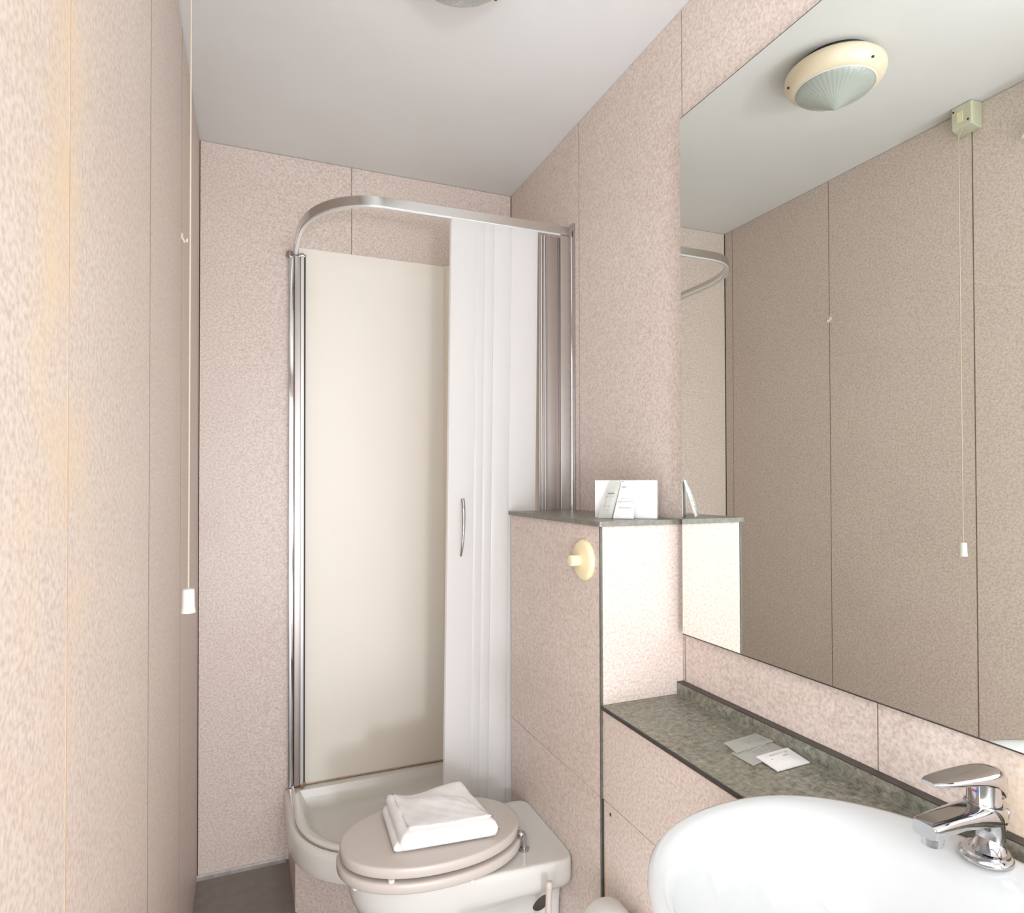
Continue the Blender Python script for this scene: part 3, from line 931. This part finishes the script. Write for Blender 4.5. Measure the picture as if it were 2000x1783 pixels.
sachet('sachet', on_card(0.017, 0.030, 0.0006), on_card(0.048, 0.030, 0.0006), on_card(0.036, 0.0030, 0.086), on_card(0.064, 0.0030, 0.086), 'film', 'tilted translucent sachet leaning on the white card box',
       [(0.25, 0.80, 0.63, 0.66, 'print_d'), (0.12, 0.85, 0.555, 0.58, 'print'), (0.15, 0.75, 0.30, 0.315, 'print'), (0.2, 0.7, 0.2, 0.215, 'print')])
sachet('sachet', on_card(0.051, 0.028, 0.0006), on_card(0.098, 0.028, 0.0006), on_card(0.066, 0.0030, 0.086), on_card(0.102, 0.0030, 0.086), 'paper', 'upright white sachet in front of the card box with grey print',
       [(0.10, 0.38, 0.81, 0.835, 'print_d'), (0.20, 0.90, 0.50, 0.515, 'print'), (0.05, 0.95, 0.42, 0.445, 'print'), (0.20, 0.85, 0.26, 0.285, 'print'), (0.05, 0.12, 0.955, 0.985, 'print_d')])

# packets lying on the worktop
WZ = LZ + 0.0004
sachet('sachet', (0.774, 0.893, WZ), (0.772, 0.839, WZ + 0.0015), (0.874, 0.935, WZ), (0.870, 0.862, WZ + 0.0015), 'film', 'clear flat sachet on the worktop, lowest of the three in its row',
       [(0.25, 0.32, 0.35, 0.75, 'print'), (0.40, 0.47, 0.30, 0.80, 'print'), (0.55, 0.6, 0.4, 0.75, 'print')], 0.0012, 0.0012)
sachet('sachet', (0.789, 0.930, WZ + 0.0015), (0.778, 0.886, WZ + 0.0035), (0.874, 0.942, WZ + 0.0015), (0.8745, 0.899, WZ + 0.0035), 'film', 'clear flat sachet on the worktop, farthest from the tap',
       [(0.45, 0.52, 0.4, 0.8, 'print'), (0.65, 0.72, 0.45, 0.85, 'print')], 0.0012, 0.0012)
sachet('sachet', (0.796, 0.858, WZ + 0.0038), (0.794, 0.808, WZ + 0.001), (0.8735, 0.866, WZ + 0.0038), (0.868, 0.812, WZ + 0.001), 'paper', 'opaque white sachet on the worktop, nearest to the tap',
       [(0.22, 0.28, 0.25, 0.8, 'print'), (0.40, 0.46, 0.2, 0.7, 'print')], 0.002, 0.003)

# ------------------------------------------------------------------ ceiling lamp
lp = empty('ceiling_lamp', (0.3755, 1.1845, ZC), 'round ceiling lamp with cream ring and ribbed glass, seen in the mirror', 'ceiling lamp')
LC = (0.3755, 1.1845, ZC)
link('base', lathe([(0.088, -0.0002), (0.088, -0.024), (0.070, -0.026)], LC, 48), 'dark', lp, 50)
link('ring', lathe([(0.092, -0.016), (0.108, -0.018), (0.1175, -0.027), (0.1185, -0.038), (0.114, -0.050), (0.105, -0.060), (0.0965, -0.0665), (0.0945, -0.0665), (0.0945, -0.055), (0.090, -0.020)], LC, 64, 'z', False, False), 'ring', lp, 60)
ln_ = link('lens', lathe([(0.0945, -0.058), (0.0935, -0.066), (0.0885, -0.073), (0.076, -0.081), (0.058, -0.0905), (0.038, -0.101), (0.020, -0.1115), (0.009, -0.118), (0.003, -0.121), (0.0, -0.1215)],
     (0, 0, 0), 64, 'z', True, False), 'lens', lp, 180)
ln_.matrix_parent_inverse = Matrix.Identity(4)
ln_.location = (0, 0, 0)
link('lens_rim', loft([circle((LC[0], LC[1], LC[2] + h), r, 64) for r, h in ((0.0935, -0.0650), (0.0960, -0.0672), (0.0930, -0.0690), (0.0912, -0.0672), (0.0935, -0.0650))], False, False), 'white_pl', lp, 60)
for ang in (0.55, 2.65, 4.75):
    link('screw_slot', lathe([(0.0035, 0.0), (0.0035, -0.003)], (LC[0] + 0.1115 * math.cos(ang), LC[1] + 0.1115 * math.sin(ang), LC[2] - 0.0525), 12), 'hole', lp, 60)

# ------------------------------------------------------------------ pull-cord switch
ps = empty('pull_switch', (XL, 1.178, ZC), 'cream pull-cord switch box at the ceiling with hanging cord on left wall', 'switch')
PX = XL + 0.0005
bm = bm_box(PX, PX + 0.044, 1.148, 1.210, ZC - 0.074, ZC - 0.0006, 0.006, 3)
for v in bm.verts:
    k = (v.co.x - PX) / 0.044
    v.co.y += (1.172 - v.co.y) * 0.10 * k
    if v.co.z < ZC - 0.04:
        v.co.z += 0.008 * k
link('housing', bm, 'grey_pl', ps, 40)
box('label_plate', PX + 0.0435, PX + 0.0450, 1.1740, 1.1910, ZC - 0.050, ZC - 0.020, 'cream_pl', ps, 0.0006, 1)
for y, z in ((1.160, ZC - 0.052), (1.200, ZC - 0.014)):
    link('screw', lathe([(0.0028, 0), (0.0028, 0.0012), (0.001, 0.0016)], (PX + 0.0435, y, z), 12, 'x'), 'dark', ps, 60)
cxx, cyy = -0.0960, 1.178
cd = link('cord', tube([(cxx - 0.018, cyy, ZC - 0.071), (cxx - 0.012, cyy, ZC - 0.076), (cxx, cyy, ZC - 0.10), (cxx, cyy, 1.8), (cxx - 0.0004, cyy, 1.4), (cxx - 0.0008, cyy, 1.044)], 0.0014, 8), 'cord', ps, 60)
ac = link('acorn', lathe([(0.0035, 0.0400), (0.0085, 0.0385), (0.0092, 0.034), (0.0098, 0.008), (0.0108, 0.004), (0.0112, 0.0), (0.0, 0.0)], (cxx - 0.0008, cyy, 1.0065), 24, 'z', True, False), 'white_pl', cd, 50)

# ------------------------------------------------------------------ small wall fittings
hk = empty('wall_hook', (XL, 1.663, 1.79), 'tiny cream hook on the far left wall, seen in the mirror', 'hook')
link('hook_base', lathe([(0.008, 0.0), (0.008, 0.002), (0.006, 0.0035), (0.0, 0.004)], (XL + 0.0003, 1.663, 1.793), 18, 'x', True, False), 'hook', hk, 50)
link('hook_arm', tube([(XL + 0.003, 1.663, 1.788), (XL + 0.007, 1.663, 1.778), (XL + 0.011, 1.663, 1.780), (XL + 0.012, 1.663, 1.788)], 0.0025, 10), 'hook', hk, 60)

ef = empty('wall_vent', (XL, 0.98, 2.12), 'white plastic wall fitting just showing at the right edge of the mirror', 'vent')
bm = loft([[(XL + 0.0005 + d, 1.036 - k, 2.120), (XL + 0.0005 + d, 1.000 - k * 0.5, 2.168), (XL + 0.0005 + d, 0.86 + k, 2.262), (XL + 0.0005 + d, 0.80 + k, 2.262), (XL + 0.0005 + d, 0.80 + k, 2.120)] for d, k in ((0.0, 0.0), (0.03, 0.0), (0.04, 0.008))])
link('cover', bm, 'white_pl', ef, 40)
for i in range(4):
    box('slat', XL + 0.0406, XL + 0.0425, 0.83, 0.96, 2.135 + i * 0.018, 2.142 + i * 0.018, 'white_pl', ef)
